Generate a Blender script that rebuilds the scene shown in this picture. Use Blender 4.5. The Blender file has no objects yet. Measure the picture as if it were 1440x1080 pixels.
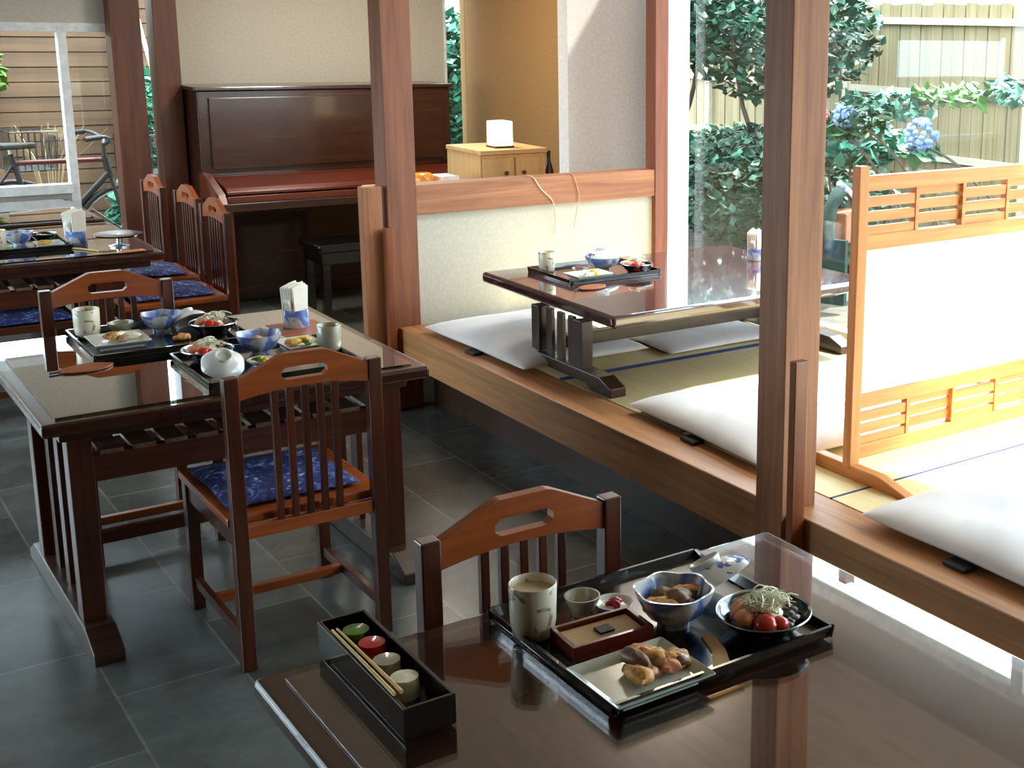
import bpy, math, random
from mathutils import Vector, Matrix
random.seed(7)
PI = math.pi
SC = bpy.context.scene
COL = SC.collection
CAM_H = 1.75

# ------------------------------------------------------------------ mesh builder
class MB:
    def __init__(self): self.v = []; self.f = []
    def add(self, vs, fs):
        n = len(self.v); self.v += [tuple(p) for p in vs]; self.f += [tuple(i + n for i in f) for f in fs]; return self
    def box(self, x0, x1, y0, y1, z0, z1):
        x0, x1 = sorted((x0, x1)); y0, y1 = sorted((y0, y1)); z0, z1 = sorted((z0, z1))
        vs = [(x0,y0,z0),(x1,y0,z0),(x1,y1,z0),(x0,y1,z0),(x0,y0,z1),(x1,y0,z1),(x1,y1,z1),(x0,y1,z1)]
        return self.add(vs, [(0,3,2,1),(4,5,6,7),(0,1,5,4),(1,2,6,5),(2,3,7,6),(3,0,4,7)])
    def obox(self, c, s, M):
        b = MB().box(-s[0]/2, s[0]/2, -s[1]/2, s[1]/2, -s[2]/2, s[2]/2)
        return self.add([Vector(c) + M @ Vector(p) for p in b.v], b.f)
    def bar(self, a, b, w, h, up=(0,0,1)):
        a = Vector(a); b = Vector(b); d = (b - a); L = d.length; d.normalize()
        s = d.cross(Vector(up))
        if s.length < 1e-5: s = d.cross(Vector((1,0,0)))
        s.normalize(); u = s.cross(d)
        M = Matrix((s, d, u)).transposed()
        return self.obox((a + b) / 2, (w, L, h), M)
    def tube(self, pts, r, n=8, cap=True):
        pts = [Vector(p) for p in pts]; rr = r if isinstance(r, (list, tuple)) else [r] * len(pts)
        vs = []; ref = Vector((0.12, 0.31, 0.94))
        for i, p in enumerate(pts):
            d = (pts[min(i+1, len(pts)-1)] - pts[max(i-1, 0)]).normalized()
            s = d.cross(ref)
            if s.length < 1e-3: s = d.cross(Vector((1,0,0)))
            s.normalize(); u = s.cross(d)
            for k in range(n):
                a = 2*PI*k/n; vs.append(p + (s*math.cos(a) + u*math.sin(a)) * rr[i])
        fs = []
        for i in range(len(pts)-1):
            for k in range(n):
                k2 = (k+1) % n; fs.append((i*n+k, i*n+k2, (i+1)*n+k2, (i+1)*n+k))
        if cap:
            fs.append(tuple(range(n))[::-1]); fs.append(tuple((len(pts)-1)*n + k for k in range(n)))
        return self.add(vs, fs)
    def lathe(self, prof, n=32, c=(0,0,0), lobe=0, amp=0.0, sx=1, sy=1):
        vs = []; fs = []; m = len(prof)
        for j, (r, z) in enumerate(prof):
            for k in range(n):
                a = 2*PI*k/n; q = r * (1 + (amp * (r / max(p[0] for p in prof))**2 * math.cos(lobe*a) if lobe else 0))
                zz = z + (amp*0.25*r*math.cos(lobe*a) if lobe and j > m*0.3 and j < m*0.7 else 0)
                vs.append((c[0] + q*math.cos(a)*sx, c[1] + q*math.sin(a)*sy, c[2] + zz))
        for j in range(m-1):
            for k in range(n):
                k2 = (k+1) % n; fs.append((j*n+k, j*n+k2, (j+1)*n+k2, (j+1)*n+k))
        return self.add(vs, fs)
    def prism(self, poly, axis, a, b):
        def P(u, v, w): return {'y': (u, w, v), 'x': (w, u, v), 'z': (u, v, w)}[axis]
        n = len(poly); vs = [P(u, v, a) for u, v in poly] + [P(u, v, b) for u, v in poly]
        fs = [tuple(range(n)), tuple(range(2*n-1, n-1, -1))]
        for i in range(n):
            j = (i+1) % n; fs.append((j, i, n+i, n+j))
        return self.add(vs, fs)
    def blob(self, c, r, seed=0, sub=2, amp=0.25, s=(1,1,1), cut=None):
        n, m = 6 + sub*4, 4 + sub*2; rnd = random.Random(seed); ph = [rnd.uniform(0, 6.28) for _ in range(6)]
        vs = []; fs = []
        for j in range(m+1):
            t = PI * j / m
            for k in range(n):
                a = 2*PI*k/n
                d = 1 + amp*math.sin(t)*(math.sin(3*a+ph[0])*math.sin(2*t+ph[1])*.5 + math.sin(5*a+ph[2])*math.sin(4*t+ph[3])*.35 + math.sin(2*a+ph[4])*.3)
                z = math.cos(t)*r*d*s[2]
                vs.append((c[0] + math.sin(t)*math.cos(a)*r*d*s[0], c[1] + math.sin(t)*math.sin(a)*r*d*s[1], c[2] + z))
        for j in range(m):
            for k in range(n):
                k2 = (k+1) % n; fs.append(((j+1)*n+k, (j+1)*n+k2, j*n+k2, j*n+k))
        return self.add(vs, fs)
    def build(self, name, mat, parent=None, smooth=False, bevel=0.0, loc=None, rot=None, seg=2):
        me = bpy.data.meshes.new(name); me.from_pydata(self.v, [], self.f); me.update()
        o = bpy.data.objects.new(name, me); COL.objects.link(o); me.materials.append(mat)
        if smooth:
            for p in me.polygons: p.use_smooth = True
            try: me.set_sharp_from_angle(angle=math.radians(48))
            except Exception: pass
        if bevel:
            b = o.modifiers.new('bevel', 'BEVEL'); b.width = bevel; b.segments = seg; b.limit_method = 'ANGLE'; b.angle_limit = 0.7
        if parent is not None: o.parent = parent
        if loc is not None: o.location = loc
        if rot is not None: o.rotation_euler = rot
        return o

def tag(o, label=None, cat=None, group=None, kind=None):
    if label: o['label'] = label
    if cat: o['category'] = cat
    if group: o['group'] = group
    if kind: o['kind'] = kind
    return o
def thing(name, label, cat, loc=(0,0,0), rz=0, group=None, rot=None):
    o = bpy.data.objects.new(name, None); COL.objects.link(o); o.empty_display_size = 0.05
    o.location = loc; o.rotation_euler = rot if rot else (0, 0, rz)
    return tag(o, label, cat, group)
def struct(name, mb, mat, **k): return tag(mb.build(name, mat, **k), kind='structure')
def dup(o, label=None, group=None, loc=None, rz=None, parent=None):
    c = o.copy(); COL.objects.link(c); c.parent = parent
    if parent is None:
        if label: c['label'] = label
        if group: c['group'] = group
        if loc is not None: c.location = loc
        if rz is not None: c.rotation_euler = (0, 0, rz)
    for ch in list(o.children): dup(ch, parent=c)
    return c

# ------------------------------------------------------------------ materials
def lin(c):
    return tuple(((x/255)/12.92 if x/255 <= .04045 else ((x/255+.055)/1.055)**2.4) for x in c) + (1,)
def nm(name):
    m = bpy.data.materials.new(name); m.use_nodes = True; nt = m.node_tree; nt.nodes.clear()
    out = nt.nodes.new('ShaderNodeOutputMaterial'); b = nt.nodes.new('ShaderNodeBsdfPrincipled')
    nt.links.new(b.outputs[0], out.inputs[0]); return m, nt, b
def coords(nt, scale, rot=(0,0,0)):
    t = nt.nodes.new('ShaderNodeTexCoord'); mp = nt.nodes.new('ShaderNodeMapping')
    mp.inputs['Scale'].default_value = scale; mp.inputs['Rotation'].default_value = rot
    nt.links.new(t.outputs['Object'], mp.inputs[0]); return mp.outputs[0]
def ramp(nt, fac, stops):
    r = nt.nodes.new('ShaderNodeValToRGB'); cr = r.color_ramp
    while len(cr.elements) < len(stops): cr.elements.new(0.5)
    for e, (p, c) in zip(cr.elements, stops): e.position = p; e.color = lin(c)
    nt.links.new(fac, r.inputs[0]); return r.outputs[0]
def noise(nt, vec, scale, detail=4, rough=.55, dist=0):
    n = nt.nodes.new('ShaderNodeTexNoise'); n.inputs['Scale'].default_value = scale; n.inputs['Detail'].default_value = detail
    n.inputs['Roughness'].default_value = rough; n.inputs['Distortion'].default_value = dist
    nt.links.new(vec, n.inputs['Vector']); return n.outputs['Fac']
def bump(nt, b, fac, s=.2, d=.002):
    bp = nt.nodes.new('ShaderNodeBump'); bp.inputs['Strength'].default_value = s; bp.inputs['Distance'].default_value = d
    nt.links.new(fac, bp.inputs['Height']); nt.links.new(bp.outputs[0], b.inputs['Normal'])
def wood(name, c1, c2, axis='x', rough=.4, coat=0, sc=1.0, coatr=.05):
    m, nt, b = nm(name)
    s = {'x': (1.2, 22, 22), 'y': (22, 1.2, 22), 'z': (22, 22, 1.2)}[axis]
    v = coords(nt, tuple(q*sc for q in s)); f = noise(nt, v, 1.6, 5, .6, .6)
    c = ramp(nt, f, [(.3, c1), (.7, c2)]); nt.links.new(c, b.inputs['Base Color'])
    b.inputs['Roughness'].default_value = rough
    if coat: b.inputs['Coat Weight'].default_value = coat; b.inputs['Coat Roughness'].default_value = coatr
    bump(nt, b, f, .12, .001); return m
def plain(name, c, rough=.5, coat=0, var=.06, scale=20, metal=0, bmp=0, emit=0, sub=0):
    m, nt, b = nm(name)
    v = coords(nt, (1,1,1)); f = noise(nt, v, scale, 3)
    lo = tuple(max(0, x*(1-var)) for x in c); hi = tuple(min(255, x*(1+var)) for x in c)
    nt.links.new(ramp(nt, f, [(.3, lo), (.7, hi)]), b.inputs['Base Color'])
    b.inputs['Roughness'].default_value = rough; b.inputs['Metallic'].default_value = metal
    if coat: b.inputs['Coat Weight'].default_value = coat; b.inputs['Coat Roughness'].default_value = .04
    if bmp: bump(nt, b, f, bmp, .004)
    if emit: b.inputs['Emission Color'].default_value = lin(c); b.inputs['Emission Strength'].default_value = emit
    return m
def patt(name, base, ink, scale=14, thr=.52, rough=.25, coat=.4, w=.03):
    m, nt, b = nm(name); v = coords(nt, (1,1,1)); f = noise(nt, v, scale, 2, .5, 1.2)
    nt.links.new(ramp(nt, f, [(thr, base), (thr+w, ink)]), b.inputs['Base Color'])
    b.inputs['Roughness'].default_value = rough; b.inputs['Coat Weight'].default_value = coat; b.inputs['Coat Roughness'].default_value = .05
    return m
def glassmat(name, tint=(1,1,1), boost=1.0):
    m = bpy.data.materials.new(name); m.use_nodes = True; nt = m.node_tree; nt.nodes.clear()
    out = nt.nodes.new('ShaderNodeOutputMaterial'); tr = nt.nodes.new('ShaderNodeBsdfTransparent'); gl = nt.nodes.new('ShaderNodeBsdfGlossy')
    tr.inputs[0].default_value = (*tint, 1); gl.inputs['Roughness'].default_value = .015
    lw = nt.nodes.new('ShaderNodeLayerWeight'); lw.inputs[0].default_value = .5
    pw = nt.nodes.new('ShaderNodeMath'); pw.operation = 'POWER'; pw.inputs[1].default_value = 5; nt.links.new(lw.outputs['Facing'], pw.inputs[0])
    fr = nt.nodes.new('ShaderNodeMath'); fr.operation = 'MULTIPLY_ADD'; fr.inputs[1].default_value = .96; fr.inputs[2].default_value = .04; nt.links.new(pw.outputs[0], fr.inputs[0])
    mu = nt.nodes.new('ShaderNodeMath'); mu.operation = 'MULTIPLY'; mu.use_clamp = True; mu.inputs[1].default_value = boost
    mx = nt.nodes.new('ShaderNodeMixShader'); nt.links.new(fr.outputs[0], mu.inputs[0]); nt.links.new(mu.outputs[0], mx.inputs[0])
    nt.links.new(tr.outputs[0], mx.inputs[1]); nt.links.new(gl.outputs[0], mx.inputs[2]); nt.links.new(mx.outputs[0], out.inputs[0]); return m

M = {}
for ax in 'xyz':
    M['rose'+ax] = wood('rosewood_'+ax, (52,22,12), (92,42,20), ax, .28, .35, coatr=.15)
    M['rail'+ax] = wood('rail_wood_'+ax, (128,58,20), (172,86,34), ax, .3, .3, coatr=.2)
    M['post'+ax] = wood('post_wood_'+ax, (138,82,50), (182,122,82), ax, .5)
    M['postd'+ax] = wood('post_dark_wood_'+ax, (116,66,42), (150,92,62), ax, .5)
    M['back'+ax] = wood('back_pillar_wood_'+ax, (78,40,24), (112,62,36), ax, .45)
    M['red'+ax] = wood('red_wood_'+ax, (112,54,26), (150,82,44), ax, .4, .2)
    M['honey'+ax] = wood('honey_wood_'+ax, (200,128,66), (226,162,96), ax, .45)
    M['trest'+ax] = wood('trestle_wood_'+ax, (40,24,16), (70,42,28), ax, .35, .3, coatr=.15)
    M['pale'+ax] = wood('pale_wood_'+ax, (206,160,104), (226,186,130), ax, .5)
M['shelf'] = wood('shelf_slat_wood', (92,66,54), (124,94,78), 'y', .22, .8, coatr=.06)
M['table'] = wood('table_lacquer_wood', (44,20,15), (74,36,26), 'x', .22, 1.0, coatr=.02)
M['tabtat'] = wood('reddish_lacquer_wood', (52,24,24), (74,36,34), 'x', .15, 1.0, coatr=.03)
M['tabtat'].node_tree.nodes['Principled BSDF'].inputs['Coat IOR'].default_value = 1.9
M['beamtop'] = wood('edge_beam_wood', (150,98,56), (188,132,82), 'y', .5)
M['piano'] = wood('piano_mahogany', (42,18,12), (66,32,22), 'x', .25, .6, coatr=.1)
M['piano_red'] = wood('piano_red_mahogany', (88,34,20), (118,52,30), 'x', .25, .7, coatr=.08)
M['lacq'] = plain('black_lacquer', (14,13,15), .2, 1.0, .1)
M['lacqred'] = plain('red_brown_lacquer', (104,34,20), .3, .6)
M['plaster'] = plain('cream_plaster', (196,190,176), .9, 0, .03, 60, bmp=.1)
M['plaster2'] = plain('white_plaster', (240,236,232), .9, 0, .03, 60, bmp=.1)
M['plaster3'] = plain('brown_plaster', (150,112,66), .9, 0, .05, 60, bmp=.1)
M['ceil'] = wood('ceiling_wood', (176,166,162), (196,186,182), 'y', .7)
M['wallwood'] = wood('dark_wall_wood', (70,44,28), (96,62,40), 'y', .6)
M['shoji'] = plain('shoji_paper', (248,246,240), .8, 0, .01, 40)
M['white'] = plain('white_metal', (232,234,236), .4)
M['cush'] = None
M['glass'] = glassmat('window_glass', (.97,1,.99))
M['sheet'] = glassmat('table_glass', (.86,.95,.91), 4.0)
M['sheet2'] = glassmat('clear_table_glass', (.98,.96,.97), 2.0)
M['ceram'] = patt('blue_white_ceramic', (232,236,240), (70,104,190), 26, .55)
M['ceramb'] = patt('blue_rim_ceramic', (104,132,208), (220,224,224), 12, .42, w=.12)
M['ceramw'] = plain('white_ceramic', (234,234,228), .15, .6, .02)
M['cup'] = patt('brushed_cream_ceramic', (226,216,190), (140,124,100), 22, .56, .3, .3, .06)
M['celadon'] = plain('pale_celadon_ceramic', (206,216,206), .2, .6, .03)
M['grey_c'] = plain('grey_green_ceramic', (176,172,152), .25, .5, .08)
M['silver'] = plain('silver_rim', (200,205,208), .25, 0, .03, metal=.8)
M['paper'] = plain('napkin_paper', (244,238,226), .85, 0, .02)
M['tanpaper'] = plain('tan_paper', (206,170,128), .8, 0, .05)
M['bamboo_pale'] = wood('chopstick_wood', (226,186,110), (244,214,150), 'y', .4)
M['onion'] = plain('shredded_onion', (250,250,218), .4, .2, .08, 60)
M['tomato'] = plain('tomato_flesh', (206,44,26), .25, .5, .12)
M['ham'] = plain('pink_ham', (232,150,112), .4, .2, .12)
M['fried'] = plain('golden_fried_food', (214,150,72), .55, .1, .25, 90, bmp=.5)
M['egg'] = plain('yellow_egg', (240,196,70), .45, .1, .12)
M['leafy'] = plain('salad_leaf', (84,120,44), .45, .1, .3, 50)
M['darkveg'] = plain('dark_seaweed', (34,26,22), .35, .3, .3, 60)
M['pickle'] = plain('red_pickle', (190,30,44), .3, .4, .15)
M['sprout'] = plain('brown_sprouts', (150,118,82), .5, .1, .25, 80)
M['mush'] = plain('brown_mushroom', (112,76,44), .5, .1, .25, 60)
M['teac'] = plain('pale_tea', (206,184,150), .3, .4)
M['soup'] = plain('dark_broth', (74,62,58), .08, 1, .05)
M['leafwood'] = wood('leaf_coaster_wood', (128,66,36), (176,102,62), 'x', .45)
M['orange'] = plain('orange_glaze', (236,150,50), .3, .5)
M['lamp'] = plain('lantern_paper', (252,240,200), .8, 0, .02, emit=1.3)
M['black'] = plain('black_rubber', (12,12,13), .6)
M['chrome'] = plain('bare_steel', (190,192,196), .25, 0, .05, metal=.9)
M['bikered'] = plain('bicycle_red_paint', (70,12,16), .35, .2)
M['bikeblk'] = plain('bicycle_black_paint', (12,12,14), .45, .1)
M['soil'] = plain('garden_soil', (84,80,70), .95, 0, .2, 6, bmp=.4)
M['bark'] = wood('tree_bark', (60,50,42), (96,82,70), 'z', .9)
M['leafA'] = plain('blue_green_leaf', (34,72,54), .5, 0, .35, 3)
M['leafB'] = plain('mid_green_leaf', (44,84,52), .5, 0, .3, 3)
M['leafC'] = plain('bright_green_leaf', (74,128,34), .5, 0, .25, 3)
M['leafD'] = plain('aqua_green_leaf', (48,108,86), .5, 0, .25, 3)
M['hydb'] = plain('pale_blue_petals', (120,146,190), .6, 0, .12, 40)
M['hydp'] = plain('pink_petals', (190,50,80), .6, 0, .15, 40)
M['hose'] = plain('dark_green_plastic', (14,46,40), .9)
M['bamb'] = wood('bamboo_fence', (118,104,72), (150,134,98), 'z', .6, sc=.4)
M['bambp'] = wood('pale_rail_wood', (176,166,144), (200,190,170), 'y', .6)
M['brownf'] = wood('brown_fence', (84,60,42), (112,86,62), 'x', .7, sc=.3)
M['cord'] = plain('cream_cord', (226,206,190), .8)
M['terra'] = plain('terracotta', (150,92,64), .8)
M['yellowp'] = plain('yellow_tape', (214,224,80), .6)

def mk_floor():
    m, nt, b = nm('slate_floor_tiles'); v = coords(nt, (1,1,1), (0,0,PI/2))
    br = nt.nodes.new('ShaderNodeTexBrick'); nt.links.new(v, br.inputs['Vector'])
    br.inputs['Scale'].default_value = 1.0; br.inputs['Brick Width'].default_value = .62; br.inputs['Row Height'].default_value = .31
    br.inputs['Mortar Size'].default_value = .004; br.offset = .5
    br.inputs['Color1'].default_value = lin((100,104,102)); br.inputs['Color2'].default_value = lin((76,78,74)); br.inputs['Mortar'].default_value = lin((118,120,116))
    f = noise(nt, coords(nt, (1,1,1)), 5, 6, .6)
    mx = nt.nodes.new('ShaderNodeMix'); mx.data_type = 'RGBA'; mx.blend_type = 'MULTIPLY'; mx.inputs[0].default_value = .7
    nt.links.new(br.outputs['Color'], mx.inputs[6]); nt.links.new(ramp(nt, f, [(.3,(160,158,146)),(.7,(255,255,255))]), mx.inputs[7])
    nt.links.new(mx.outputs[2], b.inputs['Base Color']); b.inputs['Roughness'].default_value = .26
    bump(nt, b, f, .25, .004); return m
def mk_tatami(name, c1, c2):
    m, nt, b = nm(name); f = noise(nt, coords(nt, (260,6,30)), 1, 3); nt.links.new(ramp(nt, f, [(.3,c1),(.7,c2)]), b.inputs['Base Color'])
    b.inputs['Roughness'].default_value = .65; bump(nt, b, f, .3, .001); return m
def mk_cushion():
    m, nt, b = nm('pale_cushion_fabric'); v = coords(nt, (1,1,1)); f = noise(nt, v, 2.2, 3, .5, .8); g = noise(nt, v, 260, 2)
    nt.links.new(ramp(nt, f, [(.35,(206,198,200)),(.62,(232,228,226))]), b.inputs['Base Color']); b.inputs['Roughness'].default_value = .75
    b.inputs['Sheen Weight'].default_value = .3; bump(nt, b, g, .25, .001); return m
def mk_blue():
    m, nt, b = nm('blue_floral_fabric'); v = coords(nt, (1,1,1)); f = noise(nt, v, 26, 3, .6, 1.5)
    nt.links.new(ramp(nt, f, [(.40,(20,28,72)),(.55,(36,56,130)),(.64,(120,146,206)),(.70,(210,212,190))]), b.inputs['Base Color'])
    b.inputs['Roughness'].default_value = .8; return m
M['floor'] = mk_floor(); M['tatami'] = mk_tatami('fresh_tatami', (222,204,150), (238,224,176)); M['tatami2'] = mk_tatami('darker_tatami', (176,156,112), (196,176,130))
M['cush'] = mk_cushion(); M['blue'] = mk_blue(); M['heri'] = plain('blue_tatami_border', (38,66,120), .8)

# ------------------------------------------------------------------ setting
PX = 2.265; PZ = .38; WX = 3.75; BY = 8.4
struct('floor', MB().box(-2.2, PX+.5, -1.6, BY+.1, -.05, 0).box(PX+.5, 4.15, 5.96, BY+.1, -.05, 0).box(PX+.5,3.7,5.4,5.97,-.05,0), M['floor'])
struct('ceiling', MB().box(-2.2, WX+.1, -1.6, BY+.1, 2.5, 2.56).box(WX+.1, 4.2, 6.0, BY+.1, 2.5, 2.56), M['ceil'])
struct('wall_rear', MB().box(-2.2, WX+.1, -1.7, -1.6, -.05, 2.56), M['wallwood'])
# platform: floor of mats, edge beam, dark recess below
struct('floor_tatami', MB().box(PX+.17, WX, -1.6, 2.66, .34, PZ).box(PX+.17, WX, 4.262, 5.36, .34, PZ).box(PX+.17, WX, 2.672, 3.43, .34, PZ), M['tatami'])
struct('floor_tatami_dark', MB().box(PX+.17, WX, 3.44, 4.225, .34, PZ), M['tatami2'])  # mat strip in a darker, browner tatami tone
struct('trim_mat_border', MB().box(PX+.17, WX, 4.226, 4.261, .345, PZ+.002).box(PX+.17, WX, 3.431, 3.439, .345, PZ+.0005).box(PX+.17, WX, 2.661, 2.671, .345, PZ+.0005), M['heri'])
struct('trim_platform_beam', MB().box(PX, PX+.165, -1.6, 5.40, .225, PZ), M['beamtop'], bevel=.004)
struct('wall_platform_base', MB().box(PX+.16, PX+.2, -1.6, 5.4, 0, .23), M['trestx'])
# pillars
def pillar(name, x0, x1, y0, y1, z0, z1, mat): return struct(name, MB().box(x0,x1,y0,y1,z0,z1), mat, bevel=.003)
pillar('trim_pillar_front', 2.235, 2.362, 2.655, 2.775, 0, 2.5, M['postz'])
pillar('trim_pillar_middle', 2.235, 2.372, 5.40, 5.53, 0, 2.5, M['postdz'])
pillar('trim_pillar_window', 3.655, 3.735, 5.40, 5.49, PZ, 2.5, M['redz'])
pillar('trim_pillar_back', 1.80, 1.965, 8.28, 8.42, 0, 2.5, M['backz'])
pillar('trim_pillar_piano', 2.03, 2.165, 8.26, 8.42, 0, 2.5, M['backz'])
struct('trim_pillar_stub', MB().box(2.215, 2.262, 2.585, 2.612, 0, .845), M['redz'], bevel=.003)
struct('trim_pillar_stub_back', MB().box(2.205, 2.24, 5.36, 5.395, 0, .84), M['redz'], bevel=.003)
# low partition wall behind the tatami bay
struct('wall_partition', MB().box(2.372, 3.655, 5.43, 5.48, 0, .90), M['plaster'])
struct('trim_partition_cap', MB().box(2.372, 3.655, 5.405, 5.51, .885, 1.018), M['postx'], bevel=.003)
struct('trim_partition_end', MB().box(2.125, 2.215, 5.41, 5.46, 0, 1.022), M['postz'], bevel=.003)
# back room: walls
struct('wall_cream', MB().box(3.475, 4.15, 5.95, 6.05, 0, 2.5).bar((3.765,5.50,1.25),(4.13,5.96,1.25),.03,2.5), M['plaster2'])
struct('wall_brown', MB().box(4.10, 4.2, 6.05, BY+.1, 0, 2.5), M['plaster3'])
struct('wall_behind_piano', MB().box(2.165, 3.94, BY, BY+.1, 0, .60).box(2.165, 4.10, BY, BY+.1, 2.1, 2.5).box(3.94,4.10,BY,BY+.1,0,.62), M['plaster'])
struct('wall_behind_piano_panel', MB().box(2.165, 3.94, BY, BY+.1, .60, 2.1), M['plaster'])
struct('wall_back', MB().box(-2.2, 1.56, BY, BY+.1, 0, .70).box(-2.2, 1.80, BY, BY+.1, 1.66, 2.5), M['plaster'])
struct('wall_left', MB().box(-2.2, -2.1, -1.6, 4.3, 0, 2.5).box(-2.2, -2.1, 4.3, BY, 2.2, 2.5).box(-2.2, -2.1, 4.3, BY, 0, .12), M['wallwood'])
struct('wall_right', MB().box(WX, WX+.1, -1.6, 5.5, 2.24, 2.5).box(WX, WX+.1, -1.6, 5.4, 0, .375).box(WX, WX+.1, -1.6, -.6, .37, 2.4), M['plaster'])
def window(name, frames, panes):
    o = struct(name, frames, M['white'], bevel=.002)
    struct('window_pane', panes, M['glass'], parent=o)
    return o
f = MB().box(WX+.01, WX+.07, 5.37, 5.39, PZ, 2.24).box(WX+.01, WX+.07, -.6, 5.24, PZ-.005, PZ+.045).box(WX+.01, WX+.07, -.6, 5.24, 2.19, 2.25)
f.box(WX+.01, WX+.07, 2.96, 3.02, PZ+.04, 2.2).box(WX+.01, WX+.07, 1.0, 1.06, PZ+.04, 2.2)
window('window_1', f, MB().box(WX+.035, WX+.041, -.6, 5.24, PZ+.04, 2.2))
f = MB().box(-2.1, 1.55, BY-.03, BY+.05, .70, .755).box(1.54, 1.585, BY-.02, BY+.06, 0, 1.66).box(.2, .25, BY-.02, BY+.06, .77, 1.66).box(-2.1, 1.8, BY-.01, BY+.06, 1.63, 1.68).box(1.54, 1.80, BY, BY+.05, .0, .05)
window('window_2', f, MB().box(-2.1, 1.55, BY+.02, BY+.026, .755, 1.65).box(1.585, 1.80, BY+.02, BY+.026, .05, 1.65))
window('window_3', MB().box(1.965, 2.03, BY, BY+.05, 0, .06).box(1.965, 2.03, BY, BY+.05, 2.07, 2.5), MB().box(1.965, 2.03, BY+.02, BY+.026, .06, 2.07))
window('window_4', MB().box(3.93, 3.945, BY-.01, BY+.05, .60, 2.1).box(3.945, 4.10, BY-.01, BY+.05, .62, .66), MB().box(3.945, 4.10, BY+.02, BY+.026, .66, 2.1))
f = MB().box(-2.18, -2.12, 4.3, BY, .12, .18).box(-2.18, -2.12, 4.3, BY, 2.14, 2.2)
for y in (4.3, 6.3, 8.3): f.box(-2.18, -2.12, y, y+.06, .18, 2.14)
window('window_5', f, MB().box(-2.155, -2.149, 4.3, BY, .18, 2.14))
struct('ground', MB().box(-30, 34, -20, 34, -.3, -.06), M['soil'])

mt, nt, b_ = nm('white_sheer_cloth'); b_.inputs['Base Color'].default_value = (.93,.94,.95,1); b_.inputs['Roughness'].default_value = .9
tl = nt.nodes.new('ShaderNodeBsdfTranslucent'); tl.inputs[0].default_value = (.95,.96,.97,1); mxs = nt.nodes.new('ShaderNodeMixShader'); mxs.inputs[0].default_value = .75
ot = [n for n in nt.nodes if n.type == 'OUTPUT_MATERIAL'][0]; nt.links.new(b_.outputs[0], mxs.inputs[1]); nt.links.new(tl.outputs[0], mxs.inputs[2]); nt.links.new(mxs.outputs[0], ot.inputs[0])
M['sheer'] = mt
cu = MB(); cp = [(WX-.012+.008*math.sin(i*1.3), 5.235+.135*i/16) for i in range(17)]
cu.prism(cp+[(x+.004,y) for x,y in cp[::-1]], 'z', PZ+.01, 2.22)
tag(cu.build('curtain', M['sheer'], smooth=True), 'narrow white curtain gathered at the window corner of the tatami bay', 'curtain')
# ------------------------------------------------------------------ dining tables
def make_table(label):
    W, D, H = 1.09, 1.06, .68
    t = thing('dining_table', label, 'table', (0,0,0))
    b = MB()
    n = 5
    pr = [(-.03, 0), (0, .006), (0, .03), (-.012, .04)]
    b.box(-W/2, W/2, -D/2, D/2, H-.038, H); b.build('tabletop', M['table'], t, bevel=.010, seg=3)
    MB().box(-W/2+.05, W/2-.05, -D/2+.07, D/2-.07, H-.075, H-.038).build('apron', M['rosex'], t, bevel=.003)
    for s in (-1, 1):
        x = s*(W/2-.10)
        tr = MB()
        tr.prism([(-.60,.0),(.32,.0),(.32,.035),(.24,.075),(-.50,.075),(-.60,.035)], 'x', x-.04, x+.04)
        fo = tr.build('foot', M['trestx'], t, bevel=.004)
        for y in (-.42, .14): MB().box(x-.032, x+.032, y-.032, y+.032, .07, H-.07).build('leg', M['rosez'], t, bevel=.004)
        for y in (-.29, -.14, .01): MB().box(x-.010, x+.010, y-.028, y+.028, .07, H-.07).build('slat', M['rosez'], t, bevel=.002)
    MB().box(-W/2+.14, W/2-.14, -.155, -.125, .175, .215).build('stretcher', M['rosex'], t, bevel=.004)
    for y in (-.41, .13): MB().box(-W/2+.13, W/2-.13, y-.015, y+.015, .466, .546).build('shelf_rail', M['rosex'], t, bevel=.003)
    s = MB(); k = 0
    x = -W/2+.15
    while x < W/2-.16:
        s.box(x, x+.062, -.44, .16, .546, .560); x += .085
    s.build('shelf_slats', M['shelf'], t, bevel=.002)
    return t
T_mid = make_table('dark dining table with a glass sheet, two meal trays and a napkin holder on it'); T_mid.location = (1.095, 4.21, 0)
GL = MB().box(-.505, .505, -.49, .49, .6805, .686).build('glass_sheet', M['sheet'], T_mid, bevel=.001)
T_near = dup(T_mid, 'dark glossy dining table closest to the camera, meal tray at its right', loc=(1.115, 1.49, 0))
[setattr(c, 'data', c.data.copy()) or c.data.materials.__setitem__(0, M['sheet2']) for c in T_near.children if c.name.startswith('glass_sheet')]
T_far = dup(T_mid, 'dark dining table by the bicycle window, dark dish on a stand at its near corner', loc=(.955, 6.73, 0))
T_far2 = dup(T_mid, 'dark dining table touching the window wall behind the farthest meal tray', loc=(.955, 7.848, 0))
T_far2.scale = (1, .86, 1)
for T in (T_far, T_far2):
    for c in T.children:
        if c.name.split('.')[0] in ('foot', 'leg', 'slat'):
            sgn = 1 if sum(v.co.x for v in c.data.vertices) > 0 else -1
            c.location.x -= .15*sgn

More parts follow.
